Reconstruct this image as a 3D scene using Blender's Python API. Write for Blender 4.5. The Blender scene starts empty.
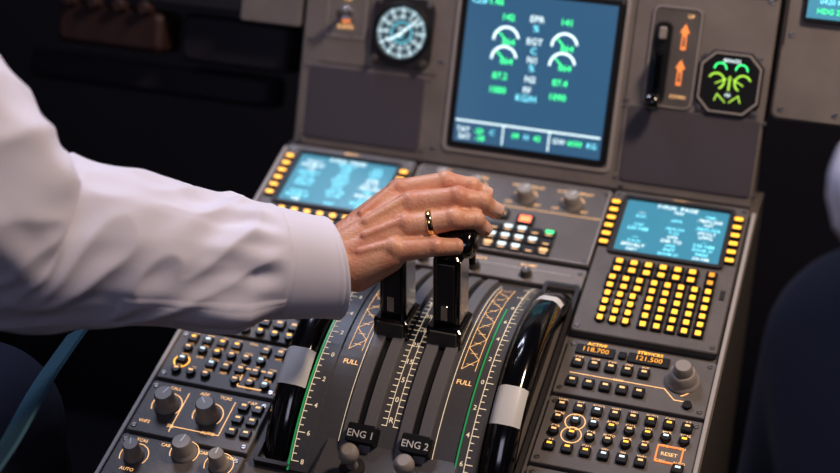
import bpy, math, random
from mathutils import Matrix, Vector, noise
random.seed(7)
COL = bpy.context.scene.collection
bpy.context.scene.view_settings.view_transform = 'Standard'
try: bpy.context.scene.view_settings.look = 'Medium High Contrast'
except Exception: pass
# ------------------------------------------------------------------ materials
def mat(name, col, rough=.5, metal=0., emit=None, es=0., bump=0., bscale=200., var=0., vscale=20., sss=0., coat=0., spec=.5, col2=None):
    m = bpy.data.materials.new(name); m.use_nodes = True
    nt = m.node_tree; b = nt.nodes['Principled BSDF']
    b.inputs['Base Color'].default_value = (*col, 1)
    b.inputs['Roughness'].default_value = rough
    b.inputs['Metallic'].default_value = metal
    b.inputs['Specular IOR Level'].default_value = spec
    if emit: 
        b.inputs['Emission Color'].default_value = (*emit, 1); b.inputs['Emission Strength'].default_value = es
    if coat: b.inputs['Coat Weight'].default_value = coat; b.inputs['Coat Roughness'].default_value = .08
    if sss:
        b.inputs['Subsurface Weight'].default_value = sss; b.inputs['Subsurface Radius'].default_value = (1., .35, .2); b.inputs['Subsurface Scale'].default_value = .004
    tc = nt.nodes.new('ShaderNodeTexCoord')
    if var:
        n = nt.nodes.new('ShaderNodeTexNoise'); n.inputs['Scale'].default_value = vscale; n.inputs['Detail'].default_value = 6
        r = nt.nodes.new('ShaderNodeMix'); r.data_type = 'RGBA'
        c2 = col2 if col2 else tuple(c*(1-var) for c in col)
        r.inputs[6].default_value = (*col, 1); r.inputs[7].default_value = (*c2, 1)
        mr = nt.nodes.new('ShaderNodeMapRange'); mr.inputs[1].default_value = .35; mr.inputs[2].default_value = .65
        nt.links.new(tc.outputs['Object'], n.inputs['Vector']); nt.links.new(n.outputs['Fac'], mr.inputs[0]); nt.links.new(mr.outputs[0], r.inputs[0])
        nt.links.new(r.outputs[2], b.inputs['Base Color'])
    if bump:
        n2 = nt.nodes.new('ShaderNodeTexNoise'); n2.inputs['Scale'].default_value = bscale; n2.inputs['Detail'].default_value = 5
        bp = nt.nodes.new('ShaderNodeBump'); bp.inputs['Strength'].default_value = bump; bp.inputs['Distance'].default_value = .001
        nt.links.new(tc.outputs['Object'], n2.inputs['Vector']); nt.links.new(n2.outputs['Fac'], bp.inputs['Height']); nt.links.new(bp.outputs[0], b.inputs['Normal'])
    return m
K = {}
K['panel'] = mat('panel_grey', (.27, .245, .24), .46, bump=.25, bscale=900, var=.16, vscale=26)
K['panel2'] = mat('panel_plate', (.172, .158, .156), .46, bump=.25, bscale=900, var=.18, vscale=30)
K['blank'] = mat('blank_plate', (.11, .10, .125), .6, bump=.2, bscale=1200)
K['ped'] = mat('pedestal_body', (.14, .127, .122), .55, bump=.2, bscale=700, var=.1)
K['edge'] = mat('panel_edge', (.44, .41, .40), .4)
K['black'] = mat('black_matte', (.008, .008, .01), .5)
K['gloss'] = mat('black_gloss', (.006, .006, .008), .14, coat=.7)
K['dark'] = mat('dark_grey', (.035, .032, .036), .5)
K['quad'] = mat('quadrant_grey', (.105, .105, .118), .42, bump=.15, bscale=800)
K['band'] = mat('quadrant_band', (.19, .19, .21), .33)
K['key'] = mat('key_black', (.012, .012, .013), .4)
K['knob'] = mat('knob_grey', (.36, .33, .31), .42)
K['knobd'] = mat('knob_dark', (.10, .09, .085), .4)
K['metal'] = mat('brushed_metal', (.7, .7, .72), .22, 1.)
K['screw'] = mat('screw_metal', (.35, .33, .32), .35, .9)
K['white'] = mat('white_paint', (.78, .78, .78), .4)
K['ivory'] = mat('legend_ivory', (.65, .58, .46), .5, emit=(1, .80, .55), es=.45)
K['legend'] = mat('legend_lit', (.4, .28, .14), .5, emit=(1, .55, .24), es=1.0)
K['amber'] = mat('amber_light', (.4, .18, .02), .4, emit=(1, .47, .05), es=1.8)
K['amberd'] = mat('amber_dim', (.4, .18, .02), .4, emit=(1, .42, .05), es=.9)
K['orange'] = mat('orange_glow', (.6, .2, .05), .4, emit=(1, .30, .09), es=.8)  # switch light and markings; glow put into the orange by emission
K['red'] = mat('red_light', (.9, .1, .05), .4, emit=(1, .16, .06), es=2.8)
K['green'] = mat('green_light', (.02, .3, .1), .4, emit=(.08, 1, .30), es=1.45)
K['greeng'] = mat('green_glow', (.03, .3, .1), .4, emit=(.03, .5, .16), es=.3)  # scale line is no lamp; faint glow put into its green
K['cyan'] = mat('cyan_light', (.1, .3, .4), .4, emit=(.25, .85, 1), es=1.2)
K['wlight'] = mat('white_light', (.5, .5, .5), .4, emit=(.72, .95, 1), es=1.05)
K['dialw'] = mat('dial_legend', (.5, .5, .5), .4, emit=(.68, .92, 1), es=1.0)
K['yel'] = mat('yellow_light', (.25, .35, .05), .4, emit=(.45, .85, .10), es=.85)
K['scr'] = mat('engine_screen_glass', (.01, .02, .03), .2, emit=(.038, .103, .185), es=1.12)
K['scr2'] = mat('keypad_screen_glass', (.01, .02, .03), .2, emit=(.055, .215, .30), es=1.3)
K['dial'] = mat('clock_dial', (.02, .03, .04), .3, emit=(.02, .05, .065), es=.8)
K['skin'] = mat('skin', (.75, .44, .31), .42, sss=.2, bump=.6, bscale=420, var=.4, vscale=45, col2=(.66, .31, .215))
K['nail'] = mat('nail', (.80, .52, .43), .25, sss=.1, coat=.3)
K['shirt'] = mat('shirt_cotton', (.77, .77, .92), .85, bump=.2, bscale=1500, var=.04, vscale=12)
K['trouser'] = mat('trouser_navy', (.014, .019, .045), .85, bump=.3, bscale=900)
K['strap'] = mat('strap_fabric', (.06, .15, .21), .8, bump=.4, bscale=900)
K['gold'] = mat('gold', (.98, .74, .34), .16, 1.)
K['seat'] = mat('seat_fabric', (.015, .02, .04), .9, bump=.3, bscale=600)
K['hair'] = mat('hair_brown', (.05, .03, .02), .6, bump=.5, bscale=500)
K['shoe'] = mat('shoe_black', (.01, .01, .01), .25)
K['wall'] = mat('wall_lining', (.014, .014, .024), .8, bump=.2, bscale=60)
K['floor'] = mat('floor_carpet', (.014, .014, .022), .95, bump=.5, bscale=400)
K['brown'] = mat('side_panel_brown', (.06, .032, .030), .5)
K['sided'] = mat('side_panel_dark', (.026, .024, .038), .55)
K['eye'] = mat('eye', (.8, .8, .8), .2)

# ------------------------------------------------------------------ plane frames (X right, Y forward, Z up)
def frame_m(deg):
    a = math.radians(deg)
    return Matrix(((1, 0, 0, 0), (0, math.cos(a), -math.sin(a), 0), (0, math.sin(a), math.cos(a), 0), (0, 0, 0, 1)))
TP = frame_m(22.0)      # pedestal top
TM = frame_m(76.9)      # main instrument panel
TI = Matrix.Identity(4)

_tx = {}
def text_geo(s):
    if s not in _tx:
        c = bpy.data.curves.new('t', 'FONT'); c.body = s; c.size = 1.; c.resolution_u = 2; c.align_x = 'CENTER'; c.align_y = 'CENTER'; c.offset = .012
        o = bpy.data.objects.new('t', c); me = bpy.data.meshes.new_from_object(o)
        _tx[s] = ([v.co.copy() for v in me.vertices], [tuple(p.vertices) for p in me.polygons])
        bpy.data.objects.remove(o); bpy.data.meshes.remove(me); bpy.data.curves.remove(c)
    return _tx[s]

class MB:
    def __init__(s, name, T=TI, warp=None):
        s.name = name; s.T = T; s.V = []; s.F = []; s.MI = []; s.SM = []; s.mats = []; s.warp = warp
    def mi(s, k):
        if k not in s.mats: s.mats.append(k)
        return s.mats.index(k)
    def add(s, vs, fs, k, smooth=False, L=None):
        o = len(s.V); i = s.mi(k)
        for v in vs:
            v = Vector(v)
            if L is not None: v = L @ v
            if s.warp: v = Vector(s.warp(v))
            s.V.append(v)
        for n, f in enumerate(fs):
            s.F.append([o+j for j in f]); s.MI.append(i); s.SM.append(smooth if isinstance(smooth, bool) else smooth[n])
    def prism(s, out, z0, z1, k, ch=0., top=None, L=None, smooth=False):
        n = len(out); xs = [p[0] for p in out]; ys = [p[1] for p in out]
        cx = (min(xs)+max(xs))/2; cy = (min(ys)+max(ys))/2; w = max(xs)-min(xs); h = max(ys)-min(ys)
        rings = [(out, z0)]
        if ch:
            rings.append((out, z1-ch)); rings.append(([(cx+(x-cx)*(1-2*ch/w), cy+(y-cy)*(1-2*ch/h)) for x, y in out], z1))
        else: rings.append((out, z1))
        V = [(x, y, z) for r, z in rings for x, y in r]; F = []
        for a in range(len(rings)-1):
            for j in range(n): F.append((a*n+j, a*n+(j+1) % n, (a+1)*n+(j+1) % n, (a+1)*n+j))
        s.add(V, F, k, smooth, L)
        m = len(rings)-1
        s.add(V[m*n:], [tuple(range(n))], top or k, False, L)
        s.add(V[:n], [tuple(range(n-1, -1, -1))], k, False, L)
    @staticmethod
    def rr(cx, cy, w, h, r, n=3):
        if r <= 0: return [(cx-w/2, cy-h/2), (cx+w/2, cy-h/2), (cx+w/2, cy+h/2), (cx-w/2, cy+h/2)]
        o = []
        for qx, qy, a0 in ((1, -1, -90), (1, 1, 0), (-1, 1, 90), (-1, -1, 180)):
            for i in range(n+1):
                a = math.radians(a0+90*i/n); o.append((cx+qx*(w/2-r)+r*math.cos(a), cy+qy*(h/2-r)+r*math.sin(a)))
        return o
    @staticmethod
    def circ(cx, cy, r, n=24, ph=0): return [(cx+r*math.cos(2*math.pi*i/n+ph), cy+r*math.sin(2*math.pi*i/n+ph)) for i in range(n)]
    def box(s, cx, cy, w, h, z0, z1, k, r=0., ch=.0004, top=None, L=None): s.prism(s.rr(cx, cy, w, h, r), z0, z1, k, ch, top, L)
    def cyl(s, cx, cy, r, z0, z1, k, ch=0., n=24, top=None, L=None): s.prism(s.circ(cx, cy, r, n), z0, z1, k, ch, top, L, True)
    def frame(s, cx, cy, w, h, t, z0, z1, k, r=.003, out=None, inn=None):
        a = out or s.rr(cx, cy, w, h, r); b = inn or s.rr(cx, cy, w-2*t, h-2*t, max(r-t, .0003)); n = len(a)
        V = [(x, y, z0) for x, y in a]+[(x, y, z1) for x, y in a]+[(x, y, z1) for x, y in b]+[(x, y, z0) for x, y in b]
        F = []
        for q in range(3):
            for j in range(n): F.append((q*n+j, q*n+(j+1) % n, (q+1)*n+(j+1) % n, (q+1)*n+j))
        s.add(V, F, k)
    def line(s, pts, w, z, k):
        for (x0, y0), (x1, y1) in zip(pts[:-1], pts[1:]):
            d = Vector((x1-x0, y1-y0)); l = d.length
            if l < 1e-9: continue
            d /= l; nx, ny = -d.y*w/2, d.x*w/2; ex, ey = d.x*w*.4, d.y*w*.4
            s.add([(x0+nx-ex, y0+ny-ey, z), (x0-nx-ex, y0-ny-ey, z), (x1-nx+ex, y1-ny+ey, z), (x1+nx+ex, y1+ny+ey, z)], [(0, 1, 2, 3)], k)
    def arc(s, cx, cy, r, a0, a1, w, z, k, n=14):
        s.line([(cx+r*math.cos(math.radians(a0+(a1-a0)*i/n)), cy+r*math.sin(math.radians(a0+(a1-a0)*i/n))) for i in range(n+1)], w, z, k)
    def flat(s, pts, z, k): s.add([(x, y, z) for x, y in pts], [tuple(range(len(pts)))], k)
    def text(s, t, x, y, size, z, k, rot=0):
        V, F = text_geo(t); c, n = math.cos(rot), math.sin(rot)
        s.add([(x+size*(v.x*c-v.y*n), y+size*(v.x*n+v.y*c), z) for v in V], F, k)
    def lathe(s, prof, k, L=None, n=28, matf=None, cap=True):
        V = []; F = []; ks = []
        for r, z in prof:
            for i in range(n): a = 2*math.pi*i/n; V.append((r*math.cos(a), r*math.sin(a), z))
        groups = {}
        for q in range(len(prof)-1):
            for i in range(n):
                f = (q*n+i, q*n+(i+1) % n, (q+1)*n+(i+1) % n, (q+1)*n+i)
                kk = matf(q, 360*(i+.5)/n) if matf else k
                groups.setdefault(kk or k, []).append(f)
        for kk, fs in groups.items(): s.add(V, fs, kk, True, L)
        if cap: s.add(V[-n:], [tuple(range(n))], k, False, L); s.add(V[:n], [tuple(range(n-1, -1, -1))], k, False, L)
    def knob(s, x, y, r, h, z, k='knob', ptr=None, ang=90):
        L = Matrix.Translation((x, y, z))
        s.lathe([(r*1.2, 0), (r*1.2, h*.14), (r*1.02, h*.22), (r, h*.3), (r*.92, h*.9), (r*.8, h)], k, L)
        if ptr:
            a = math.radians(ang); s.line([(x, y), (x+r*.75*math.cos(a), y+r*.75*math.sin(a))], r*.16, z+h+.0003, ptr)
    def screw(s, x, y, z, r=.0028):
        s.cyl(x, y, r, z, z+.0008, 'screw', .0003, 12); s.line([(x-r*.7, y-r*.3), (x+r*.7, y+r*.3)], r*.3, z+.0009, 'black')
    def build(s, parent=None):
        me = bpy.data.meshes.new(s.name); me.from_pydata(s.V, [], s.F)
        for k in s.mats: me.materials.append(K[k])
        me.polygons.foreach_set('material_index', s.MI); me.polygons.foreach_set('use_smooth', s.SM); me.update()
        o = bpy.data.objects.new(s.name, me); COL.objects.link(o); o.matrix_world = s.T
        if parent: o.parent = parent
        return o
def empty(name, loc=(0, 0, 0)):
    e = bpy.data.objects.new(name, None); COL.objects.link(e); e.empty_display_size = .05; e.location = loc; return e

# ------------------------------------------------------------------ room shell
def slab(name, c, d, k):
    b = MB(name); b.box(c[0], c[1], d[0], d[1], c[2]-d[2]/2, c[2]+d[2]/2, k, ch=0); return b.build()
slab('floor', (0, -.6, -.77), (2.4, 2.6, .04), 'floor')
slab('wall_front', (0, .62, .1), (2.4, .04, 1.7), 'wall')
slab('wall_left', (-1.2, -.6, .1), (.04, 2.6, 1.7), 'wall')
slab('wall_right', (1.2, -.6, .1), (.04, 2.6, 1.7), 'wall')

# ------------------------------------------------------------------ centre instrument panel
p = MB('center_instrument_panel', TM)
p.box(0, .16, .472, .32, -.05, 0, 'panel', r=.004, ch=.0015)
for (u0, u1, v0, v1) in ((-.2247, -.1002, .0116, .0863), (.1073, .2337, .0121, .0863)):
    cx, cy, w, h = (u0+u1)/2, (v0+v1)/2, u1-u0, v1-v0
    p.box(cx, cy, w, h, 0, .0015, 'blank', r=.003, ch=.0006)
    for sx in (-1, 1):
        for sy in (-1, 1): p.screw(cx+sx*(w/2+.004), cy+sy*(h/2-.002), 0, .002)
p.frame(.0113, .1036, .172, .172, .0035, 0, .002, 'edge', .006)
p.line([(-.2345, .003), (.2345, .003)], .0014, .0006, 'dark')
p.line([(-.166, .09), (-.166, .31)], .0009, .0004, 'dark')
p.line([(-.216, .09), (-.09, .09)], .0009, .0004, 'dark')
p.line([(.103, .02), (.103, .31)], .0009, .0004, 'dark')
p.line([(.107, .2), (.233, .2)], .0009, .0004, 'dark')
for q in ((-.228, .112), (-.228, .2), (-.085, .105), (-.085, .018), (.112, .198), (.228, .198), (.228, .09), (.11, .006), (-.228, .007), (.104, .09)): p.screw(q[0], q[1], 0)
p.build()

s = MB('engine_display_screen', TM)
cx, cy = .0113, .1036
s.box(cx, cy, .162, .162, 0, .004, 'black', r=.005, ch=.001)
s.box(cx, cy, .150, .150, .004, .0045, 'scr', r=.001, ch=0)
Z = .005
for x in (-.021, .038):
    for y in (.134, .115):
        s.arc(x, y, .0125, 15, 180, .0024, Z, 'wlight'); s.line([(x, y), (x+.010*math.cos(2.4), y+.010*math.sin(2.4))], .0014, Z, 'green')
        s.text('864', x+.003, y-.002, .0086, Z, 'green')
for x, y, t, k in ((-.021, .156, '142', 'green'), (.038, .157, '141', 'green'), (.008, .157, 'EPR', 'wlight'), (.008, .148, '%', 'cyan'), (.008, .135, 'EGT', 'wlight'), (.008, .126, 'C', 'cyan'),
                   (.008, .117, 'N1', 'wlight'), (.008, .109, '%', 'cyan'), (-.023, .098, '87.2', 'green'), (.038, .098, '87.4', 'green'), (.008, .098, 'N2', 'wlight'),
                   (-.024, .084, '1080', 'green'), (.037, .084, '1090', 'green'), (.006, .087, 'FF', 'wlight'), (.006, .079, 'KG/H', 'cyan'), (-.052, .170, 'CLB', 'cyan'), (-.035, .170, '1.46', 'green')):
    s.text(t, x, y, .0090, Z, k)
s.line([(-.062, .050), (.084, .050)], .0018, Z, 'wlight')
s.line([(-.013, .050), (-.013, .031)], .0014, Z, 'wlight'); s.line([(.034, .050), (.034, .031)], .0014, Z, 'wlight')
for x, y, t, k in ((-.054, .041, 'TAT', 'wlight'), (-.038, .041, '-20', 'green'), (-.024, .041, 'C', 'cyan'), (-.052, .034, 'SAT', 'wlight'), (-.036, .034, '-38', 'green'),
                   (.000, .041, '09', 'green'), (.011, .041, 'H', 'cyan'), (.022, .041, '42', 'green'), (.044, .041, 'GW', 'wlight'), (.060, .041, '6030', 'green'), (.077, .041, 'KG', 'cyan')):
    s.text(t, x, y, .0074, Z, k)
s.build()

c = MB('analog_clock', TM); cx, cy = -.129, .129
c.box(cx, cy, .064, .072, 0, .004, 'dark', r=.012, ch=.001)
c.lathe([(.030, .004), (.030, .0075), (.0275, .0085), (.0265, .006)], 'black', Matrix.Translation((cx, cy, 0)), 36, cap=False)
c.cyl(cx, cy, .0268, .004, .0052, 'dial', n=36)
for i in range(60):
    a = math.radians(i*6); r0 = .0220 if i % 5 else .0195
    c.line([(cx+r0*math.cos(a), cy+r0*math.sin(a)), (cx+.0248*math.cos(a), cy+.0248*math.sin(a))], .0008 if i % 5 else .0016, .0056, 'dialw')
for i in range(12):
    a = math.radians(90-30*i); c.text(str(5*i if i else 60), cx+.0158*math.cos(a), cy+.0158*math.sin(a), .0064, .0056, 'dialw')
c.arc(cx, cy, .0105, 0, 360, .0009, .0056, 'cyan', 24); c.text('10:42', cx, cy+.004, .005, .0057, 'dialw'); c.text('UTC', cx, cy-.005, .0035, .0057, 'cyan')
c.line([(cx-.003, cy-.004), (cx+.015, cy+.014)], .0020, .0062, 'dialw'); c.line([(cx, cy), (cx-.012, cy-.009)], .0024, .0062, 'dialw')
for sx in (-1, 1):
    c.knob(cx+sx*.026, cy-.029, .0035, .006, .004, 'knobd'); c.screw(cx+sx*.026, cy+.03, .004)
c.build()

t = MB('toggle_switch', TM)
t.frame(-.191, .140, .042, .046, .001, 0, .001, 'edge', .003)
t.cyl(-.191, .142, .007, 0, .004, 'metal', .001); t.lathe([(.003, 0), (.0035, .012), (.0045, .018), (.003, .021)], 'knobd', Matrix.Translation((-.191, .142, .003)), 16)
t.text('A/SKID', -.191, .128, .006, .0008, 'legend'); t.text('ON', -.191, .156, .005, .0008, 'legend'); t.box(-.191, .134, .008, .0035, 0, .001, 'orange', ch=0)
t.build()

g = MB('landing_gear_lever', TM)
g.box(.1435, .136, .049, .098, 0, .002, 'panel2', r=.007, ch=.0006); g.frame(.1435, .136, .047, .096, .0013, .002, .0027, 'edge', .007)
g.box(.132, .130, .014, .074, .002, .003, 'black', r=.006, ch=0)
g.frame(.132, .130, .017, .078, .0015, .002, .004, 'dark', .006)
Lg = Matrix.Translation((.132, .116, .004)) @ Matrix.Rotation(math.radians(12), 4, 'X')
g.box(0, 0, .007, .052, 0, .012, 'gloss', r=.002, ch=.001, L=Lg)
g.lathe([(.007, -.006), (.0085, -.004), (.0085, .004), (.007, .006)], 'gloss', Matrix.Translation((.132, .092, .018)) @ Matrix.Rotation(math.pi/2, 4, 'Y'), 20)
g.box(.132, .158, .007, .012, .004, .011, 'knob', r=.002, ch=.001)
for y in (.156, .122):
    g.flat([(.1495, y-.012), (.1545, y-.012), (.1543, y+.004), (.1568, y+.004), (.152, y+.013), (.1472, y+.004), (.1497, y+.004)], .0026, 'orange')
    g.flat([(.1508, y-.009), (.1532, y-.009), (.1528, y+.001), (.1512, y+.001)], .0028, 'panel2')
g.text('UP', .156, .176, .005, .0026, 'legend'); g.text('DOWN', .153, .099, .0045, .0026, 'legend')
g.build()

g = MB('brake_pressure_gauge', TM); cx, cy = .200, .118
def octo(cx, cy, r, q): return [(cx+a, cy+b) for a, b in ((-q, -r), (q, -r), (r, -q), (r, q), (q, r), (-q, r), (-r, q), (-r, -q))]
g.prism(octo(cx, cy, .0305, .018), 0, .004, 'dark', .001)
g.frame(0, 0, 0, 0, 0, .004, .0052, 'edge', out=octo(cx, cy, .0285, .0165), inn=octo(cx, cy, .0268, .0155))
g.prism(octo(cx, cy, .0262, .015), .004, .0045, 'black', 0)
for sx in (-1, 1):
    g.arc(cx+sx*.0125, cy+.001, .0075, 90-sx*60, 90+sx*150, .0018, .005, 'yel'); g.line([(cx+sx*.003, cy+.004), (cx+sx*.013, cy-.001)], .0013, .005, 'yel')
    g.arc(cx+sx*.010, cy+.013, .0055, 0, 180, .0013, .005, 'green'); g.line([(cx+sx*.002, cy-.018), (cx+sx*.010, cy-.011), (cx+sx*.012, cy-.017)], .0013, .005, 'yel')
g.line([(cx, cy-.006), (cx, cy+.006)], .002, .005, 'yel'); g.text('BRAKES', cx, cy+.021, .0048, .005, 'wlight'); g.text('PSI', cx, cy-.0115, .0045, .005, 'wlight')
for sx in (-1, 1):
    for sy in (-1, 1): g.screw(cx+sx*.0255, cy+sy*.0255, .003, .0022)
g.build()

# side panels
q = MB('side_instrument_panel', TM)
q.box(-.275, .221, .068, .198, -.05, -.002, 'panel', r=.003, ch=.001)
q.box(-.45, .225, .28, .19, -.06, -.004, 'sided', r=.004, ch=.001)
q.box(-.325, .096, .125, .052, -.09, -.03, 'sided', r=.008, ch=.004)
q.box(-.465, .098, .125, .045, -.06, -.01, 'brown', r=.008, ch=.005)
q.box(-.44, .045, .30, .035, -.10, -.06, 'sided', r=.008, ch=.006)
for i in range(4): q.knob(-.51+.03*i, .122, .007, .012, -.01, 'brown')
q.build()
q = MB('side_instrument_panel', TM)
q.box(.375, .205, .268, .23, -.05, -.003, 'panel', r=.006, ch=.002)
q.line([(.244, .16), (.244, .31)], .001, -.002, 'dark')
q.box(.285, .203, .055, .04, -.003, .001, 'black', r=.004); q.box(.285, .203, .048, .032, .001, .0015, 'scr2', ch=0)
for i in range(3): q.text(['FL 350', '0420 KT', 'HDG 274'][i], .284, .212-.009*i, .007, .002, ['wlight', 'cyan', 'green'][i])
for pt in ((.25, .10), (.30, .10), (.25, .17)): q.screw(pt[0], pt[1], -.003)
q.build()

# ------------------------------------------------------------------ pedestal body
b = MB('center_pedestal')
prof = [(0.012, .003), (0, 0), (-.575, -.2323), (-.60, -.26), (-.60, -.75), (.06, -.75), (.06, .003)]
hw = .2435; n = len(prof)
b.add([(-hw, y, z-.003) for y, z in prof]+[(hw, y, z-.003) for y, z in prof], [(i, (i+1) % n, n+(i+1) % n, n+i) for i in range(n)]+[tuple(range(n-1, -1, -1)), tuple(range(n, 2*n))], 'ped')
po = b.build()
r = MB('side_rails', TP)
for sx in (-1, 1): r.box(sx*.2405, -.305, .004, .60, -.003, .003, 'edge', r=.001, ch=.0006)
ro = r.build(); ro.parent = po

def plate(name, u0, u1, v0, v1, k='panel2'):
    m = MB(name, TP); m.box((u0+u1)/2, (v0+v1)/2, u1-u0, v1-v0, -.002, .003, k, r=.0015, ch=.0007)
    for u in (u0+.005, u1-.005):
        for v in (v0+.006, v1-.006): m.screw(u, v, .003, .0024)
    return m
Z0 = .003
# flight computer keypads
def keypad(cx, su0, su1, sv0, sv1, left):
    m = MB('flight_computer_keypad', TP)
    w = .130 if not left else .138
    m.box(cx, -.1, w, .192, -.002, .006, 'panel2', r=.003, ch=.001)
    z = .006
    m.frame((su0+su1)/2, (sv0+sv1)/2, su1-su0+.010, sv1-sv0+.010, .004, z, z+.003, 'dark', .004)
    m.box((su0+su1)/2, (sv0+sv1)/2, su1-su0, sv1-sv0, z, z+.0006, 'scr2', r=.001, ch=0)
    sz = z+.001; words = ['F-PLN', 'LFPG', 'EDDM 27', '0420', 'SPD/ALT', '.78/FL350', 'DIR TO', '1042', 'RNX', 'TIME', '230 NM', 'INIT', '---', '250/100', 'DEST', 'EFOB', 'T.O', 'APPR']
    H = sv1-sv0; W = su1-su0
    for i in range(12):
        y = sv1-H*(.06+.08*i)
        if i == 0: m.text('F-PLN  PAGE', su0+W*.5, y, .0070, sz, 'wlight'); continue
        sc = .0060 if i % 2 == 0 else .0047
        for fx in (.17, .52, .83):
            if random.random() < .85: m.text(random.choice(words), su0+W*fx, y, sc, sz, random.choice(['cyan', 'cyan', 'cyan', 'wlight', 'cyan', 'wlight']))
    for u in (su0-.0105, su1+.0095):
        for i in range(6):
            y = sv1-.008-H*.158*i
            m.box(u, y, .010, .0075, z, z+.003, 'key', r=.001); m.box(u, y, .0078, .0044, z+.003, z+.0034, 'amber', r=.0008, ch=0)
    ku0, ku1 = cx-.046, cx+.046
    def key(x, y, w, h, a='amber', rd=False):
        if rd: m.cyl(x, y, w/2, z, z+.003, 'key', .0006, 14)
        else: m.box(x, y, w, h, z, z+.003, 'key', r=.001, ch=.0006)
        m.box(x, y, w*.5, h*.6, z+.003, z+.0034, a, r=.0006, ch=0)
    for rI in range(2):
        for cI in range(6): key(ku0+.006+cI*.0135, -.1035-.0105*rI, .0118, .0085)
    key(ku1-.001, -.1035, .010, .0085, 'amberd'); key(ku1-.001, -.114, .010, .0085, 'amberd')
    for rI in range(6):
        for cI in range(3):
            y = -.1255-.0105*rI
            if rI < 2: key(ku0+.004+cI*.0125, y, .0105, .0085)
            else: key(ku0+.004+cI*.0115, y, .0095, .0095, 'amber', True)
        for cI in range(5): key(ku0+.0425+cI*.0122, -.1255-.0105*rI, .0100, .0090)
    for sx in (-1, 1):
        for v in (-.010, -.190): m.screw(cx+sx*(w/2-.005), v, z, .0024)
    m.text('MCDU', cx, -.0085, .005, z+.0003, 'legend')
    m.box(cx+(w/2-.007), -.125, .004, .012, z, z+.001, 'dark')
    m.build()
keypad(-.1665, -.217, -.114, -.090, -.018, True)
keypad(.1715, .1218, .2191, -.0881, -.0158, False)

# display control panel
m = plate('display_control_panel', -.094, .104, -.112, -.004, 'panel2')
m.frame(.005, -.058, .196, .106, .0012, Z0, Z0+.0012, 'edge', .003)
m.line([(-.09, -.047), (.10, -.047)], .0008, Z0+.0004, 'legend')
for x, y, rr_, t_ in ((.022, -.031, .0085, 'UPPER DISPLAY'), (.069, -.031, .0085, 'LOWER DISPLAY'), (-.064, -.024, .007, 'SYS'), (-.028, -.028, .007, 'NORM')):
    m.knob(x, y, rr_, .013, Z0, 'knob', 'white', 60); m.text(t_, x, y+.0165, .0048, Z0+.0004, 'legend')
    m.text('OFF', x-rr_-.006, y-.009, .004, Z0+.0004, 'legend'); m.text('BRT', x+rr_+.006, y-.009, .004, Z0+.0004, 'legend'); m.arc(x, y, rr_+.0035, 20, 160, .0009, Z0+.0004, 'legend')
m.box(.031, -.064, .017, .013, Z0, Z0+.003, 'key', r=.001); m.box(.031, -.064, .011, .008, Z0+.003, Z0+.0034, 'red', ch=0)
m.box(.006, -.060, .015, .012, Z0, Z0+.003, 'key', r=.001); m.text('T.O', .006, -.060, .006, Z0+.0034, 'legend')
m.box(-.03, -.062, .017, .012, Z0, Z0+.003, 'key', r=.001); m.text('EMER', -.03, -.062, .0048, Z0+.0034, 'legend')
for rI in range(3):
    for cI in range(8):
        x = -.036+cI*.0135; y = -.079-.0125*rI
        m.box(x, y, .0118, .0105, Z0, Z0+.003, 'key', r=.001, ch=.0005)
        k = random.choice(['green', 'wlight', 'wlight', 'legend', None])
        if cI < 2: k = random.choice([None, 'amberd'])
        if k: m.box(x, y+.002, .0078, .0038, Z0+.003, Z0+.0034, k, ch=0)
        m.box(x, y-.0025, .006, .0012, Z0+.003, Z0+.0034, 'legend', ch=0)
m.build()
m = plate('switching_panel', -.094, .104, -.144, -.117, 'panel')
m.text('ATT HDG', -.05, -.123, .0042, Z0+.0004, 'legend'); m.text('AIR DATA', 0, -.123, .0042, Z0+.0004, 'legend'); m.text('EIS DMC', .05, -.123, .0042, Z0+.0004, 'legend')
m.line([(-.08, -.128), (.09, -.128)], .0006, Z0+.0004, 'white')
for x in (-.05, 0, .05): m.knob(x, -.135, .005, .007, Z0, 'knobd', 'white')
m.build()

# ------------------------------------------------------------------ throttle quadrant (curved housing)
RQ, VC, HC = .196, -.275, -.151
def warpq(v):
    th = v.y/RQ; r_ = RQ+v.z
    return (v.x, VC+r_*math.sin(th), HC+r_*math.cos(th))
qd = MB('throttle_quadrant', TP, warpq)
def strip(u0, u1, y0, y1, z0, z1, k, n=28, ch=.0006):
    V = []; F = []
    sec = [(u0, z0), (u0, z1-ch), (u0+ch, z1), (u1-ch, z1), (u1, z1-ch), (u1, z0)]
    m_ = len(sec)
    for i in range(n+1):
        y = y0+(y1-y0)*i/n
        for u, z in sec: V.append((u, y, z))
    for i in range(n):
        for j in range(m_-1): F.append((i*m_+j, i*m_+j+1, (i+1)*m_+j+1, (i+1)*m_+j))
    F = [tuple(reversed(f)) for f in F]
    F += [tuple(range(m_)), tuple(n*m_+j for j in reversed(range(m_)))]
    qd.add(V, F, k)
Y0, Y1 = -.136, .136
strip(-.0865, .0715, Y0, Y1, -.03, 0, 'quad')
strip(-.0855, -.0685, Y0, Y1, 0, .0015, 'quad'); strip(.0535, .0705, Y0, Y1, 0, .0015, 'quad')
for uc in (-.031, .0165):
    strip(uc-.0135, uc-.003, Y0+.01, Y1-.01, 0, .0045, 'band'); strip(uc+.003, uc+.0135, Y0+.01, Y1-.01, 0, .0045, 'band')
    strip(uc-.003, uc+.003, Y0+.01, Y1-.01, 0, .001, 'black')
def ql(x0, y0, x1, y1, w, k, z=.0006):
    n = max(1, int(abs(y1-y0)/.006)); qd.line([(x0+(x1-x0)*i/n, y0+(y1-y0)*i/n) for i in range(n+1)], w, z, k)
zz = .0019
ql(-.0848, Y0, -.0848, Y1, .0018, 'greeng', zz+.0003)
ql(.0552, Y0, .0552, .06, .0014, 'greeng', zz+.0003)
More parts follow.
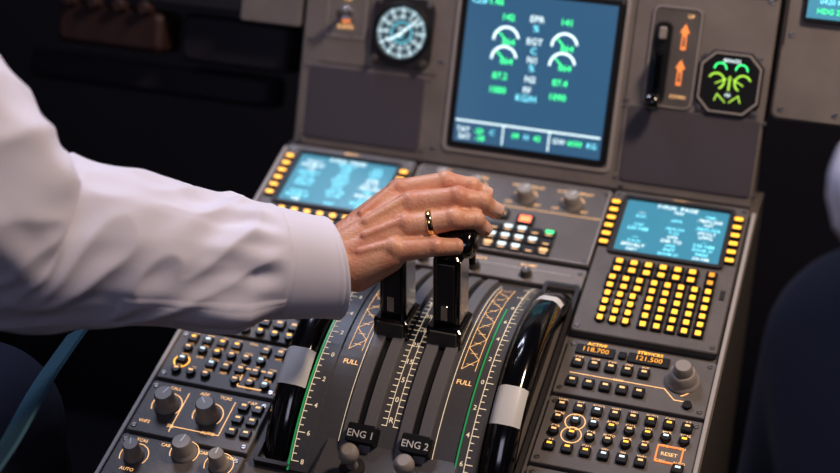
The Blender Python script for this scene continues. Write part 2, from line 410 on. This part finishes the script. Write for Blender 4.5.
for sgn, ub in ((1, -.080), (-1, .0655)):
    for i in range(44):
        y = -.128+i*.006; L_ = .006 if i % 4 == 0 else .0032
        ql(ub-.003, y, ub-.003+L_, y, .0008, 'ivory', zz)
        if i % 4 == 0: qd.text(str(abs(i//4*2-8)), ub+.0065*(1 if sgn > 0 else -.95), y, .0060, zz, 'ivory')
    ql(ub-.003, -.128, ub-.003, .13, .0007, 'ivory', zz)
for ub, sg in ((-.0565, 1), (.044, -1)):
    ql(ub-.006, -.022, ub-.006, .11, .0005, 'legend'); ql(ub+.006, -.022, ub+.006, .11, .0005, 'legend')
    y = -.022; sd_ = -1
    for i in range(11):
        ql(ub+sd_*.006, y, ub-sd_*.006, y+.012, .0005, 'legend'); ql(ub-.003, y+.006, ub+.003, y+.006, .0005, 'legend'); y += .012; sd_ = -sd_
    qd.text('FULL', ub, -.035, .0062, .0007, 'legend')
    ql(ub+.0095*sg, -.12, ub+.0095*sg, .12, .0007, 'ivory')
uc = -.007
for i in range(32):
    y = -.085+i*.006; ql(uc-.007, y, uc-.003, y, .0008, 'ivory'); ql(uc+.003, y, uc+.007, y, .0008, 'ivory')
ql(uc-.003, -.085, uc-.003, .11, .0006, 'ivory'); ql(uc+.003, -.085, uc+.003, .11, .0006, 'ivory')
for i, t_ in enumerate(('R', '0', '5', '15', '25', 'CL', '35', 'FLX', '45', 'TO')): qd.text(t_, uc, -.08+.0185*i, .0066, .0007, 'ivory')
qd.build()
# thrust levers
def lever(u):
    m = MB('thrust_lever', TP)
    L = Matrix.Translation((u, -.260, .045)) @ Matrix.Rotation(math.radians(-15), 4, 'X')
    m.box(0, 0, .031, .038, -.004, .014, 'gloss', r=.003, ch=.002, L=L)
    m.box(0, -.019, .024, .003, -.003, .012, 'knobd', r=.001, ch=.0006, L=L)
    m.box(0, .002, .022, .028, .012, .080, 'gloss', r=.003, ch=.002, L=L)
    for sx in (-1, 1):
        m.box(sx*.0116, .002, .0012, .024, .016, .076, 'metal', r=.0004, ch=.0002, L=L)
    m.box(0, -.0135, .015, .002, .020, .074, 'dark', r=.0005, ch=.0004, L=L)
    m.box(0, -.0155, .006, .003, .022, .036, 'metal', r=.0005, ch=.0004, L=L)
    G = Matrix.Translation((u, -.227, .1255)) @ Matrix.Rotation(math.pi/2, 4, 'Y') @ Matrix.Diagonal((.9, 1.3, 1, 1))
    m.lathe([(.008, -.019), (.0122, -.0175), (.0136, -.014), (.0136, .014), (.0122, .0175), (.008, .019)], 'gloss', G, 32)
    m.cyl(0, 0, .006, .0192, .0215, 'knobd', .0006, 20, L=Matrix.Translation((u, -.227, .1255)) @ Matrix.Rotation(math.pi/2, 4, 'Y'))
    R_ = Matrix.Translation((u, -.207, .094)) @ Matrix.Rotation(math.radians(-15), 4, 'X')
    m.box(0, 0, .022, .005, -.012, .026, 'gloss', r=.002, ch=.001, L=R_)
    m.build()
lever(-.031); lever(.0165)
# trim wheels
def wheel(u):
    m = MB('trim_wheel', TP)
    L = Matrix.Translation((u, -.270, -.101)) @ Matrix(((0, 0, 1, 0), (1, 0, 0, 0), (0, 1, 0, 0), (0, 0, 0, 1)))
    R = .158; t_ = .0125
    prof = [(.03, -.006), (.10, -.006), (.132, -.006), (.138, -t_), (R-.006, -t_-.0005), (R-.002, -t_+.003), (R, -t_+.007), (R, t_-.007), (R-.002, t_-.003), (R-.006, t_+.0005), (.138, t_), (.132, .006), (.10, .006), (.03, .006)]
    def mf(q, a):
        if 3 <= q <= 8 and (106 < a < 118 or 57 < a < 62 or 200 < a < 212 or 300 < a < 312): return 'white'
        if q in (1, 11): return 'dark'
        return None
    m.lathe(prof, 'gloss', L, 144, mf)
    m.build()
wheel(-.1005); wheel(.0865)
m = MB('trim_wheel_slots', TP)
for u in (-.1005, .0865): m.frame(u, -.27, .034, .262, .004, -.003, .004, 'dark', .004)
so = m.build(); so.parent = po
# engine master switches
m = MB('switch_housing', TP)
m.box(.0, -.400, .118, .066, -.003, .018, 'quad', r=.004, ch=.003); m.build().parent = po
for u, t_ in ((-.026, 'ENG 1'), (.021, 'ENG 2')):
    m = MB('engine_master_switch', TP)
    L = Matrix.Translation((u, -.373, .030)) @ Matrix.Rotation(math.radians(28), 4, 'X')
    m.box(0, 0, .025, .016, -.012, .003, 'black', r=.002, ch=.001, L=L)
    V, F = text_geo(t_); m.add([(v.x*.0084, v.y*.0084-.001, .0033) for v in V], F, 'white', L=L)
    m.cyl(u, -.400, .0105, .018, .021, 'dark', .001)
    L2 = Matrix.Translation((u, -.399, .020)) @ Matrix.Rotation(math.radians(8), 4, 'X')
    m.lathe([(.005, 0), (.0045, .008), (.004, .012), (.0075, .015), (.0085, .019), (.0075, .024), (.0045, .026)], 'knob', L2, 24)
    m.build()

# ------------------------------------------------------------------ radio / audio panels
def btn(m, x, y, w=.0085, lit='legend', rd=False, h=None):
    h = h or w
    if rd: m.cyl(x, y, w/2, Z0, Z0+.004, 'key', .0006, 14)
    else: m.box(x, y, w, h, Z0, Z0+.0035, 'key', r=.001, ch=.0006)
    if lit: m.box(x, y+(h*.12), w*.46, h*.2, Z0+(.004 if rd else .0035), Z0+(.0044 if rd else .0039), lit, ch=0)
def labels(m, xs, y, sz=.0042, k='legend'):
    for x in xs: m.text(random.choice(['VHF1', 'VHF2', 'HF1', 'INT', 'CAB', 'VOR', 'ILS', 'MKR', 'ADF', 'NAV', 'CALL', 'SEL', 'ATC', 'TCAS', 'AUTO', 'ON']), x, y, sz, Z0+.0004, k)
m = plate('audio_control_panel', -.237, -.124, -.270, -.202)
for i in range(7): btn(m, -.222+.014*i, -.214, .010)
for i in range(7): m.knob(-.222+.014*i, -.232, .0045, .006, Z0, 'knobd', 'white')
for i in range(7): btn(m, -.222+.0142*i, -.250, .010)
for i in range(7): btn(m, -.222+.0142*i, -.263, .0088, 'amber', True)
labels(m, [-.222+.014*i for i in range(7)], -.2225, .0036); m.build()
m = plate('radio_control_panel', -.237, -.124, -.334, -.274)
for j, y in enumerate((-.284, -.2965, -.310, -.323)):
    for i in range(7):
        x = -.222+.0142*i
        if (i*3+j) % 7 == 5: continue
        btn(m, x, y, .0088, random.choice(['legend', 'legend', 'amber', 'wlight']), rd=(j % 2 == 1))
    labels(m, [-.222+.0142*i for i in range(7)], y+.0065, .0034)
m.arc(-.222, -.3115, .007, 0, 360, .0011, Z0+.0005, 'amber', 20); m.frame(-.150, -.317, .024, .022, .0009, Z0, Z0+.0008, 'legend', .002)
m.build()
m = plate('radar_control_panel', -.237, -.124, -.396, -.338)
for x, y, a in ((-.213, -.363, 70), (-.173, -.365, 130)):
    m.knob(x, y, .0092, .017, Z0, 'knob', 'white', a); m.arc(x, y, .0135, -30, 210, .0009, Z0+.0005, 'legend', 20)
m.line([(-.199, -.346), (-.199, -.39)], .0009, Z0+.0005, 'legend'); m.line([(-.155, -.346), (-.155, -.384), (-.199, -.384)], .0009, Z0+.0005, 'legend')
for x, y in ((-.145, -.35), (-.145, -.364), (-.145, -.378), (-.132, -.35), (-.132, -.364), (-.132, -.378)): btn(m, x, y, .009, 'legend')
labels(m, (-.213, -.185, -.165, -.14), -.3435, .0046); labels(m, (-.225, -.2, -.165), -.384, .0046); m.build()
m = plate('transponder_panel', -.237, -.124, -.462, -.400)
for x, y, a in ((-.217, -.421, 110), (-.176, -.408, 80), (-.142, -.413, 90)):
    m.knob(x, y, .0092 if x > -.2 and x < -.15 else .0075, .016, Z0, 'knob', 'white', a); m.arc(x, y, .0125, -30, 210, .0008, Z0+.0005, 'legend', 20)
labels(m, (-.217, -.195, -.16, -.135), -.4045, .0044); labels(m, (-.217, -.176, -.15), -.436, .0046)
for i in range(5): btn(m, -.22+.02*i, -.449, .01)
m.build()
# right hand side
m = plate('radio_control_panel', .108, .238, -.268, -.204)
m.box(.134, -.2155, .034, .011, Z0, Z0+.002, 'black', r=.001, ch=.0003); m.box(.181, -.2155, .036, .011, Z0, Z0+.002, 'black', r=.001, ch=.0003)
m.text('118.700', .134, -.2155, .0075, Z0+.0023, 'amberd'); m.text('121.500', .181, -.2155, .0075, Z0+.0023, 'amberd')
m.text('ACTIVE', .134, -.2075, .0052, Z0+.0005, 'amber'); m.text('STBY/CRS', .181, -.2075, .0052, Z0+.0005, 'amber')
m.knob(.213, -.231, .0125, .012, Z0, 'knob'); m.lathe([(.0085, 0), (.008, .006), (.0065, .008)], 'knob', Matrix.Translation((.213, -.231, Z0+.012)))
m.box(.158, -.2155, .007, .007, Z0, Z0+.003, 'key', r=.001)
for i in range(5): btn(m, .122+.0145*i, -.232, .0098, 'legend')
for i in range(5): btn(m, .122+.0145*i, -.254, .0098, 'legend')
labels(m, [.122+.0145*i for i in range(5)], -.2245, .0038)
m.line([(.118, -.2435), (.200, -.2435)], .0009, Z0+.0005, 'legend'); m.text('NAV', .160, -.2435, .004, Z0+.0007, 'legend')
m.line([(.200, -.2435), (.210, -.254), (.225, -.254)], .0009, Z0+.0005, 'legend')
m.cyl(.222, -.258, .004, Z0, Z0+.003, 'key'); m.arc(.205, -.231, .02, 300, 330, .001, Z0+.0005, 'legend')
m.build()
m = plate('audio_control_panel', .108, .238, -.346, -.272)
for j, y in enumerate((-.2825, -.297, -.3115, -.327)):
    for i in range(8):
        x = .120+.0152*i
        if (j, i) in ((2, 6), (2, 7), (3, 6)): continue
        btn(m, x, y, .0092, random.choice(['legend', 'amber', 'legend', 'wlight']), rd=(j in (1, 2)))
    labels(m, [.120+.0152*i for i in range(8)], y+.0068, .0036)
m.frame(.217, -.313, .022, .018, .0013, Z0, Z0+.001, 'orange', .001); m.text('RESET', .217, -.313, .0052, Z0+.0006, 'legend')
m.arc(.135, -.297, .0085, 0, 360, .0009, Z0+.0005, 'legend', 20); m.arc(.135, -.3115, .0085, 0, 360, .0009, Z0+.0005, 'legend', 20)
m.build()
m = plate('radar_control_panel', .108, .238, -.420, -.350)
for i in range(5): m.knob(.126+.023*i, -.372, .007, .013, Z0, 'knob', 'white'); btn(m, .126+.023*i, -.402, .011)
m.build()
for (u0, u1, v0, v1) in ((-.237, -.124, -.545, -.466), (.108, .238, -.545, -.424), (-.118, .102, -.545, -.440)):
    m = plate('switch_panel', u0, u1, v0, v1)
    for i in range(5): m.knob(u0+(u1-u0)*(i+.7)/5.5, (v0+v1)/2+.012, .007, .013, Z0, 'knob', 'white'); btn(m, u0+(u1-u0)*(i+.7)/5.5, (v0+v1)/2-.016, .011)
    m.build()

# ------------------------------------------------------------------ people helpers
def capsule_mesh(caps, nseg=20):
    V = []; F = []
    for cc in caps:
        p0, r0, p1, r1 = Vector(cc[0]), cc[1], Vector(cc[2]), cc[3]
        flat = cc[4] if len(cc) > 4 else None   # (normal vector, factor)
        d = p1-p0; l = d.length; d = d/l if l > 1e-6 else Vector((0, 0, 1))
        a = d.orthogonal().normalized(); bb = d.cross(a)
        rings = []
        for i in range(5): t = math.pi/2*(1-i/5)*1; rings.append((p0-d*r0*math.sin(t), max(r0*math.cos(t), r0*.03)))
        for i in range(5): rings.append((p0+d*l*i/4, r0+(r1-r0)*i/4))
        for i in range(1, 6): t = math.pi/2*i/5; rings.append((p1+d*r1*math.sin(t), max(r1*math.cos(t), r1*.03)))
        o = len(V)
        for c_, r_ in rings:
            for j in range(nseg):
                an = 2*math.pi*j/nseg; off = (a*math.cos(an)+bb*math.sin(an))*r_
                if flat: nn = Vector(flat[0]).normalized(); off -= nn*off.dot(nn)*(1-flat[1])
                V.append(c_+off)
        m_ = len(rings)
        for i in range(m_-1):
            for j in range(nseg): F.append((o+i*nseg+j, o+i*nseg+(j+1) % nseg, o+(i+1)*nseg+(j+1) % nseg, o+(i+1)*nseg+j))
        F.append(tuple(o+j for j in reversed(range(nseg)))); F.append(tuple(o+(m_-1)*nseg+j for j in range(nseg)))
    return V, F
def blob(name, caps, k, vox, sm=6, parent=None, T=TI, fac=.5):
    V, F = capsule_mesh(caps); me = bpy.data.meshes.new(name); me.from_pydata([T @ v for v in V], [], F); me.materials.append(K[k])
    o = bpy.data.objects.new(name, me); COL.objects.link(o)
    md = o.modifiers.new('remesh', 'REMESH'); md.mode = 'VOXEL'; md.voxel_size = vox; md.use_smooth_shade = True
    ms = o.modifiers.new('smooth', 'SMOOTH'); ms.iterations = sm; ms.factor = fac
    if parent: o.parent = parent
    return o
def chain(pts, rs): return [(pts[i], rs[i], pts[i+1], rs[i+1]) for i in range(len(pts)-1)]

# right hand, in pedestal coordinates (metres)
def mm(*a): return tuple(x/1000. for x in a)
FING = {'index': ([(-36.4, -202.8, 147), (-1, -189, 152), (20, -186.5, 149), (32, -184, 141)], [11, 9.3, 8.0, 6.9]),
        'middle': ([(-22, -219, 149), (15, -208, 154), (34, -202, 148), (45, -198.5, 137)], [11.5, 9.7, 8.4, 7.2]),
        'ring': ([(-19, -240, 143), (16.5, -227, 147), (32, -218, 141), (38, -213, 128)], [11, 9.2, 8.0, 6.9]),
        'pinky': ([(-24, -261, 134), (6, -249, 134), (22, -239, 128), (29, -230, 116)], [10, 8.2, 7.3, 6.4])}
def hand_caps():
    caps = []
    for nme, (pts, rs) in FING.items():
        caps += chain([mm(*q) for q in pts], [r_/1000 for r_ in rs])
        # joint swelling
        for i_, f_ in ((1, 1.05), (2, 1.06)):
            q = Vector(mm(*pts[i_])); caps.append((q+Vector((0, 0, .0008)), rs[i_]/1000*f_, q+Vector((.001, 0, .0008)), rs[i_]/1000*f_))
    mcp = [FING[n_][0][0] for n_ in ('index', 'middle', 'ring', 'pinky')]
    wr = [(-76, -262, 128), (-73, -269, 129), (-70, -276, 127), (-68, -284, 122)]
    for a_, b_ in zip(mcp, wr):
        caps.append((mm(a_[0]-3, a_[1], a_[2]-4), .0125, mm(*b_), .0165))
        # knuckle bumps and tendons
        caps.append((mm(a_[0]-1, a_[1], a_[2]+3), .0095, mm(a_[0]-4, a_[1]-1, a_[2]+2), .009))
        caps.append((mm(a_[0]-2, a_[1], a_[2]+7.5), .0042, mm(a_[0]*.4+b_[0]*.6, a_[1]*.4+b_[1]*.6, a_[2]*.4+b_[2]*.6+13.2), .0032))
    for (a_, b_) in zip(mcp[:-1], mcp[1:]):
        c_ = [(a_[i]+b_[i])/2 for i in range(3)]
        caps.append((mm(c_[0]-10, c_[1]-3, c_[2]-6), .0125, mm(-70, -271, 124), .017))
    # forearm into the cuff
    caps.append((mm(-70, -273, 125), .0275, mm(-115, -306, 140), .030, ((.1, -.3, 1), .72)))
    # thumb side: thenar, then the thumb round the near lever grip
    th = [(-66, -262, 116), (-56, -222, 118), (-44, -200, 112), (-28, -191, 104)]
    caps += chain([mm(*q) for q in th], [.016, .0125, .0105, .0085])
    caps.append((mm(-60, -250, 118), .016, mm(-38, -212, 135), .011))
    caps.append((mm(-55, -275, 112), .014, mm(-28, -262, 124), .0105))
    return caps
cap = empty('pilot')
blob('hand_right', hand_caps(), 'skin', .00125, 4, cap, TP)
# nails
def nail(parent, T, pts, rs, up):
    a, b_ = Vector(mm(*pts[2])), Vector(mm(*pts[3])); d = (b_-a).normalized(); r_ = rs[3]/1000
    upv = Vector(up); nn = (upv-d*upv.dot(d)).normalized(); sd = d.cross(nn)
    V = []; F = []; n_ = 8
    c0 = a.lerp(b_, .62)
    for i in range(n_+1):
        for j in range(n_+1):
            x = -1+2*i/n_; y = -1+2*j/n_; sc = math.sqrt(max(0, 1-.35*y*y)) ; an = x*.85*sc
            rad = r_*1.03+ .0004*(1-x*x)*(1-y*y)
            V.append(T @ (c0+d*(y*.0055*math.sqrt(1-.3*x*x)+.0035)+sd*math.sin(an)*rad+nn*math.cos(an)*rad))
    for i in range(n_):
        for j in range(n_): F.append((i*(n_+1)+j, i*(n_+1)+j+1, (i+1)*(n_+1)+j+1, (i+1)*(n_+1)+j))
    me = bpy.data.meshes.new('nail'); me.from_pydata(V, [], F); me.materials.append(K['nail']); 
    for p_ in me.polygons: p_.use_smooth = True
    o = bpy.data.objects.new('nail', me); COL.objects.link(o); o.parent = parent
for nme, (pts, rs) in FING.items(): nail(cap, TP, pts, rs, (.5, -.15, 1))
# ring on the ring finger
def tube_ring(name, c_, axis, R, r_, k, parent, T, w=1.8):
    c_ = Vector(c_); d = Vector(axis).normalized(); a = d.orthogonal().normalized(); bb = d.cross(a); V = []; F = []; N, M_ = 48, 10
    for i in range(N):
        an = 2*math.pi*i/N; rd = a*math.cos(an)+bb*math.sin(an)
        for j in range(M_):
            t = 2*math.pi*j/M_; V.append(T @ (c_+rd*(R+r_*math.cos(t))+d*r_*w*math.sin(t)))
    for i in range(N):
        for j in range(M_): F.append((i*M_+j, ((i+1) % N)*M_+j, ((i+1) % N)*M_+(j+1) % M_, i*M_+(j+1) % M_))
    me = bpy.data.meshes.new(name); me.from_pydata(V, [], F); me.materials.append(K[k])
    for p_ in me.polygons: p_.use_smooth = True
    o = bpy.data.objects.new(name, me); COL.objects.link(o); o.parent = parent; return o
ra, rb = Vector(mm(*FING['ring'][0][0])), Vector(mm(*FING['ring'][0][1]))
tube_ring('wedding_band', ra.lerp(rb, .50), rb-ra, .0104, .0010, 'gold', cap, TP, 2.6)

# sleeve
def crom(P, t):
    n = len(P)-1; i = min(int(t*n), n-1); f = t*n-i
    p0, p1, p2, p3 = P[max(i-1, 0)], P[i], P[i+1], P[min(i+2, n)]
    def c(a, b_, c_, d): return .5*((2*b_)+(c_-a)*f+(2*a-5*b_+4*c_-d)*f*f+(3*b_-3*c_+d-a)*f**3)
    return c(p0, p1, p2, p3)
def sleeve(name, pts, rad, parent, NL=260, NR=110, seed=0., cuff=.058, wr=1., placket=False, slant=0.):
    P = [Vector(q) for q in pts]; C_ = [crom(P, i/NL) for i in range(NL+1)]; RR = [crom(rad, i/NL) for i in range(NL+1)]
    V = []; F = []; acc = 0; s_ = [0]
    for i in range(NL): acc += (C_[i+1]-C_[i]).length; s_.append(acc)
    t0 = (C_[1]-C_[0]).normalized(); a = Vector((0, 0, 1)); a = (a-t0*a.dot(t0)).normalized()
    rows = [(C_[0]+t0*.03, RR[0]-.003, t0, 0), (C_[0]+t0*.002, RR[0]-.0025, t0, 0), (C_[0]-t0*.0008, RR[0]-.0012, t0, 0)]
    for i in range(NL+1):
        t = (C_[min(i+1, NL)]-C_[max(i-1, 0)]).normalized(); rows.append((C_[i], RR[i], t, s_[i]))
    for n_, (c_, r_, t, sl) in enumerate(rows):
        a = (a-t*a.dot(t)).normalized(); bb = t.cross(a)
        for j in range(NR):
            an = 2*math.pi*j/NR; rd = a*math.cos(an)+bb*math.sin(an); pt_ = c_+rd*r_
            pt_ += t0*slant*math.cos(an)*max(0., 1-sl/.11)**2
            dd = 0.
            if sl > cuff:
                k_ = min(1, (sl-cuff)/.03)
                q = Vector((math.cos(an)*1.4+seed, math.sin(an)*1.4, sl*5)); dd += noise.noise(q)*.009*k_
                q2 = Vector((math.cos(an+sl*9)*1.7, math.sin(an+sl*9)*1.7+seed, sl*19)); v_ = noise.noise(q2); dd += (abs(v_)*-1+.25)*.0095*k_*wr
                q3 = Vector((math.cos(an)*4, math.sin(an)*4, sl*9+seed)); dd += noise.noise(q3)*.0018*k_
                dd += .0032*k_*math.exp(-((sl-cuff-.02)/.03)**2)*(1+.6*math.sin(an*14))
            else:
                dd += noise.noise(Vector((math.cos(an), math.sin(an), sl*10+seed)))*.0018
                if n_ >= 3:
                    for e in (.004, cuff-.004): dd -= .0007*math.exp(-((sl-e)/.0009)**2)
                    dd += .0012*max(0, 1-sl/.01)
            if placket and cuff-.002 < sl < cuff+.135:
                w_ = (an-math.radians(238))/.20
                if abs(w_) < 1: dd += .0016
                if abs(abs(w_)-.8) < .08: dd -= .0006
            V.append(pt_+rd*dd)
    m_ = len(rows)
    for i in range(m_-1):
        for j in range(NR): F.append((i*NR+j, i*NR+(j+1) % NR, (i+1)*NR+(j+1) % NR, (i+1)*NR+j))
    me = bpy.data.meshes.new(name); me.from_pydata(V, [], F); me.materials.append(K['shirt'])
    for p_ in me.polygons: p_.use_smooth = True
    o = bpy.data.objects.new(name, me); COL.objects.link(o); o.parent = parent; return o
W_ = Vector((-.076, -.308, .0085)); E_ = Vector((-.2566, -.4925, .0790)); S_ = Vector((-.330, -.631, .236))
sleeve('sleeve_right', [W_, W_.lerp(E_, .22), W_.lerp(E_, .48)+Vector((0, 0, -.002)), W_.lerp(E_, .76), E_+Vector((-.002, -.005, .001)), E_.lerp(S_, .35)+Vector((.004, -.005, .010)), E_.lerp(S_, .7)+Vector((.0, 0, .006)), S_, (-.39, -.69, .27)],
       [.0415, .047, .0555, .063, .072, .083, .090, .092, .08], cap, 300, 190, placket=True, slant=.013)
# torso, legs, head (seated, off to the left)
def person(parent, cx, lean, rs, ls):
    hip = Vector((cx, -.92, -.20)); ch_ = Vector((cx+lean, -.78, .20)); nk = Vector((cx+lean*1.3, -.76, .36))
    up = ((0, 1, .2), .72)
    blob('shirt_torso', [(hip, .155, hip.lerp(ch_, .5), .150, up), (hip.lerp(ch_, .5), .150, ch_, .165, up), (ch_+Vector((-.05, 0, .03)), .115, rs, .078), (ch_+Vector((.05, 0, .03)), .115, ls, .078), (ch_, .13, nk-Vector((0, 0, .06)), .062),
          (rs, .072, nk-Vector((0, 0, .03)), .05), (ls, .072, nk-Vector((0, 0, .03)), .05)], 'shirt', .008, 6, parent)
    hd = nk+Vector((.02, .06, .17))
    blob('head', [(nk-Vector((0, 0, .04)), .055, hd-Vector((0, .02, .05)), .056), (hd+Vector((0, -.025, .03)), .088, hd+Vector((0, .01, .035)), .080), (hd+Vector((0, .03, -.07)), .045, hd+Vector((0, .045, -.055)), .036),
          (hd+Vector((0, .05, -.01)), .055, hd+Vector((0, .045, -.05)), .045), (hd+Vector((0, .098, .012)), .008, hd+Vector((0, .112, -.018)), .012), (hd+Vector((-.02, .095, -.05)), .007, hd+Vector((.02, .095, -.05)), .007),
          (hd+Vector((-.084, -.01, .02)), .012, hd+Vector((-.082, -.012, -.012)), .009), (hd+Vector((.084, -.01, .02)), .012, hd+Vector((.082, -.012, -.012)), .009)], 'skin', .004, 5, parent)
    blob('hair', [(hd+Vector((0, -.035, .045)), .092, hd+Vector((0, .012, .062)), .078), (hd+Vector((0, -.06, .0)), .07, hd+Vector((0, -.05, -.02)), .06)], 'hair', .005, 4, parent)
    for sx in (-1, 1):
        blob('eye', [(hd+Vector((sx*.03, .087, .014)), .011, hd+Vector((sx*.03, .088, .014)), .011)], 'eye', .003, 1, parent)
    return hip
hip = person(cap, -.52, .02, S_+Vector((-.08, -.05, .01)), Vector((-.68, -.78, .27)))
kR = Vector((-.345, -.43, -.135)); kL = Vector((-.62, -.42, -.14))
blob('trousers', [(hip+Vector((-.08, 0, -.03)), .115, hip+Vector((.08, 0, -.03)), .115), (hip+Vector((.09, .03, -.03)), .098, kR, .076), (hip+Vector((-.09, .03, -.03)), .098, kL, .076),
                  (kR, .074, kR+Vector((.02, .10, -.50)), .052), (kL, .074, kL+Vector((0, .10, -.50)), .052)], 'trouser', .008, 6, cap)
for k_, dx in ((kR, .02), (kL, 0)): blob('shoe', [(k_+Vector((dx, .09, -.575)), .040, k_+Vector((dx, .26, -.59)), .034)], 'shoe', .006, 4, cap)
eL = Vector((-.78, -.66, .03)); wL = Vector((-.80, -.42, .02))
blob('sleeve_left', chain([Vector((-.68, -.78, .27)), eL, wL], [.075, .055, .038]), 'shirt', .006, 5, cap)
TH = Matrix.Translation(wL) @ Matrix.Rotation(math.radians(40), 4, 'Z') @ Matrix.Diagonal((1, -1, 1, 1)) @ Matrix.Translation((.074, .274, -.126))
blob('hand_left', hand_caps(), 'skin', .0025, 4, cap, TH)

# harness strap over the thigh
def ribbon(name, pts, w, th, k, side=(0, 0, 0)):
    P = [Vector(q) for q in pts]; N = 40; V = []; F = []
    for i in range(N+1):
        c_ = crom(P, i/N); t = (crom(P, min(1, i/N+.02))-crom(P, max(0, i/N-.02))).normalized(); sd = Vector(side); sd = (sd-t*sd.dot(t)).normalized(); nn = t.cross(sd)
        for a_, b_ in ((-1, -1), (1, -1), (1, 1), (-1, 1)): V.append(c_+sd*w/2*a_+nn*th/2*b_)
    for i in range(N):
        for j in range(4): F.append((i*4+j, i*4+(j+1) % 4, (i+1)*4+(j+1) % 4, (i+1)*4+j))
    F += [(3, 2, 1, 0), (N*4, N*4+1, N*4+2, N*4+3)]
    me = bpy.data.meshes.new(name); me.from_pydata(V, [], F); me.materials.append(K[k]); o = bpy.data.objects.new(name, me); COL.objects.link(o); return o
ribbon('seat_harness_strap', [(-.262, -.395, -.045), (-.257, -.46, -.06), (-.25, -.54, -.088), (-.255, -.62, -.11), (-.28, -.75, -.13), (-.33, -.90, -.16)], .026, .003, 'strap', (.8, .1, .6))

# copilot
cop = empty('copilot')
cl = Vector((.45, -.76, .25))
hip2 = person(cop, .62, -.01, Vector((.79, -.78, .27)), cl)
k2 = Vector((.362, -.44, .070)); k3 = Vector((.74, -.40, -.12))
blob('trousers', [(hip2+Vector((-.08, 0, -.03)), .115, hip2+Vector((.08, 0, -.03)), .115), (hip2+Vector((-.09, .03, -.02)), .098, k2, .078), (hip2+Vector((.09, .03, -.03)), .098, k3, .076),
                  (k2, .078, Vector((.325, -.37, -.33)), .06), (Vector((.325, -.37, -.33)), .06, Vector((.33, -.34, -.66)), .052), (k3, .074, k3+Vector((0, .10, -.50)), .052)], 'trouser', .008, 6, cop)
for q in ((.33, -.35, -.71), (.74, -.31, -.695)): blob('shoe', [(Vector(q), .040, Vector(q)+Vector((0, .16, -.015)), .034)], 'shoe', .006, 4, cop)
e2 = Vector((.368, -.475, .195)); w2 = Vector((.490, -.33, .180))
sleeve('sleeve_left', [w2, w2.lerp(e2, .33), w2.lerp(e2, .7), e2, e2.lerp(cl, .4), e2.lerp(cl, .8), cl], [.037, .043, .048, .052, .058, .066, .072], cop, 120, 64, 3.)
TH = Matrix.Translation(w2+Vector((.005, .005, 0))) @ Matrix.Rotation(math.radians(20), 4, 'Z') @ Matrix.Rotation(math.radians(-10), 4, 'X') @ Matrix.Diagonal((1, -1, 1, 1)) @ Matrix.Translation((.074, .274, -.126))
blob('hand_left', hand_caps(), 'skin', .0025, 4, cop, TH)
blob('sleeve_right', chain([Vector((.79, -.78, .27)), (.90, -.66, .03), (.90, -.44, .02)], [.075, .055, .038]), 'shirt', .006, 5, cop)
blob('hand_right', hand_caps(), 'skin', .0025, 4, cop, Matrix.Translation((.90, -.44, .02)) @ Matrix.Rotation(math.radians(50), 4, 'Z') @ Matrix.Translation((.074, .274, -.126)))

# seats
for cx in (-.54, .64):
    m = MB('cockpit_seat')
    m.box(cx, -.82, .44, .46, -.42, -.315, 'seat', r=.05, ch=.02)
    m.box(cx, -1.125, .46, .13, -.40, .38, 'seat', r=.05, ch=.03); m.box(cx, -1.115, .26, .10, .40, .60, 'seat', r=.04, ch=.03)
    m.box(cx, -.85, .20, .26, -.75, -.42, 'dark', r=.02, ch=.01)
    m.build()

# ------------------------------------------------------------------ lights
def area(name, loc, tgt, size, power, col):
    l = bpy.data.lights.new(name, 'AREA'); l.size = size; l.energy = power; l.color = col
    o = bpy.data.objects.new(name, l); COL.objects.link(o); o.location = loc
    o.rotation_euler = (Vector(tgt)-Vector(loc)).to_track_quat('-Z', 'Y').to_euler(); return o
area('warm_key_light', (.62, -.35, 1.10), (0, -.2, -.0), .18, 10., (1, .78, .60))  # unseen warm key lamp added overhead, aimed at the pedestal
area('cool_sleeve_light', (-.50, .15, 1.15), (-.18, -.42, .05), .35, 7.8, (.76, .80, 1))  # unseen cool lamp added to brighten the sleeve; no window stands here
area('rear_fill_light', (.1, -1.9, 1.0), (-.1, -.3, .0), .5, 2.6, (.80, .80, 1))  # unseen cool fill lamp placed behind the camera
w = bpy.data.worlds.new('w'); bpy.context.scene.world = w; w.use_nodes = True
w.node_tree.nodes['Background'].inputs[0].default_value = (.05, .055, .13, 1); w.node_tree.nodes['Background'].inputs[1].default_value = .12

# ------------------------------------------------------------------ camera
cd = bpy.data.cameras.new('camera'); co = bpy.data.objects.new('camera', cd); COL.objects.link(co); bpy.context.scene.camera = co
cd.sensor_width = 36; cd.lens = 64.23; cd.clip_start = .02
yw, pt_, rl = [math.radians(a) for a in (17.0875, -21.8052, 2.4651)]
Fv = Vector((-math.sin(yw)*math.cos(pt_), math.cos(yw)*math.cos(pt_), math.sin(pt_)))
R0 = Vector((math.cos(yw), math.sin(yw), 0)); U0 = R0.cross(Fv)
Rv = R0*math.cos(rl)+U0*math.sin(rl); Uv = U0*math.cos(rl)-R0*math.sin(rl)
M4 = Matrix((Rv, Uv, -Fv)).transposed().to_4x4(); M4.translation = (.3308, -1.3785, .4974); co.matrix_world = M4
cd.dof.use_dof = True; cd.dof.focus_distance = 1.24; cd.dof.aperture_fstop = 2.8
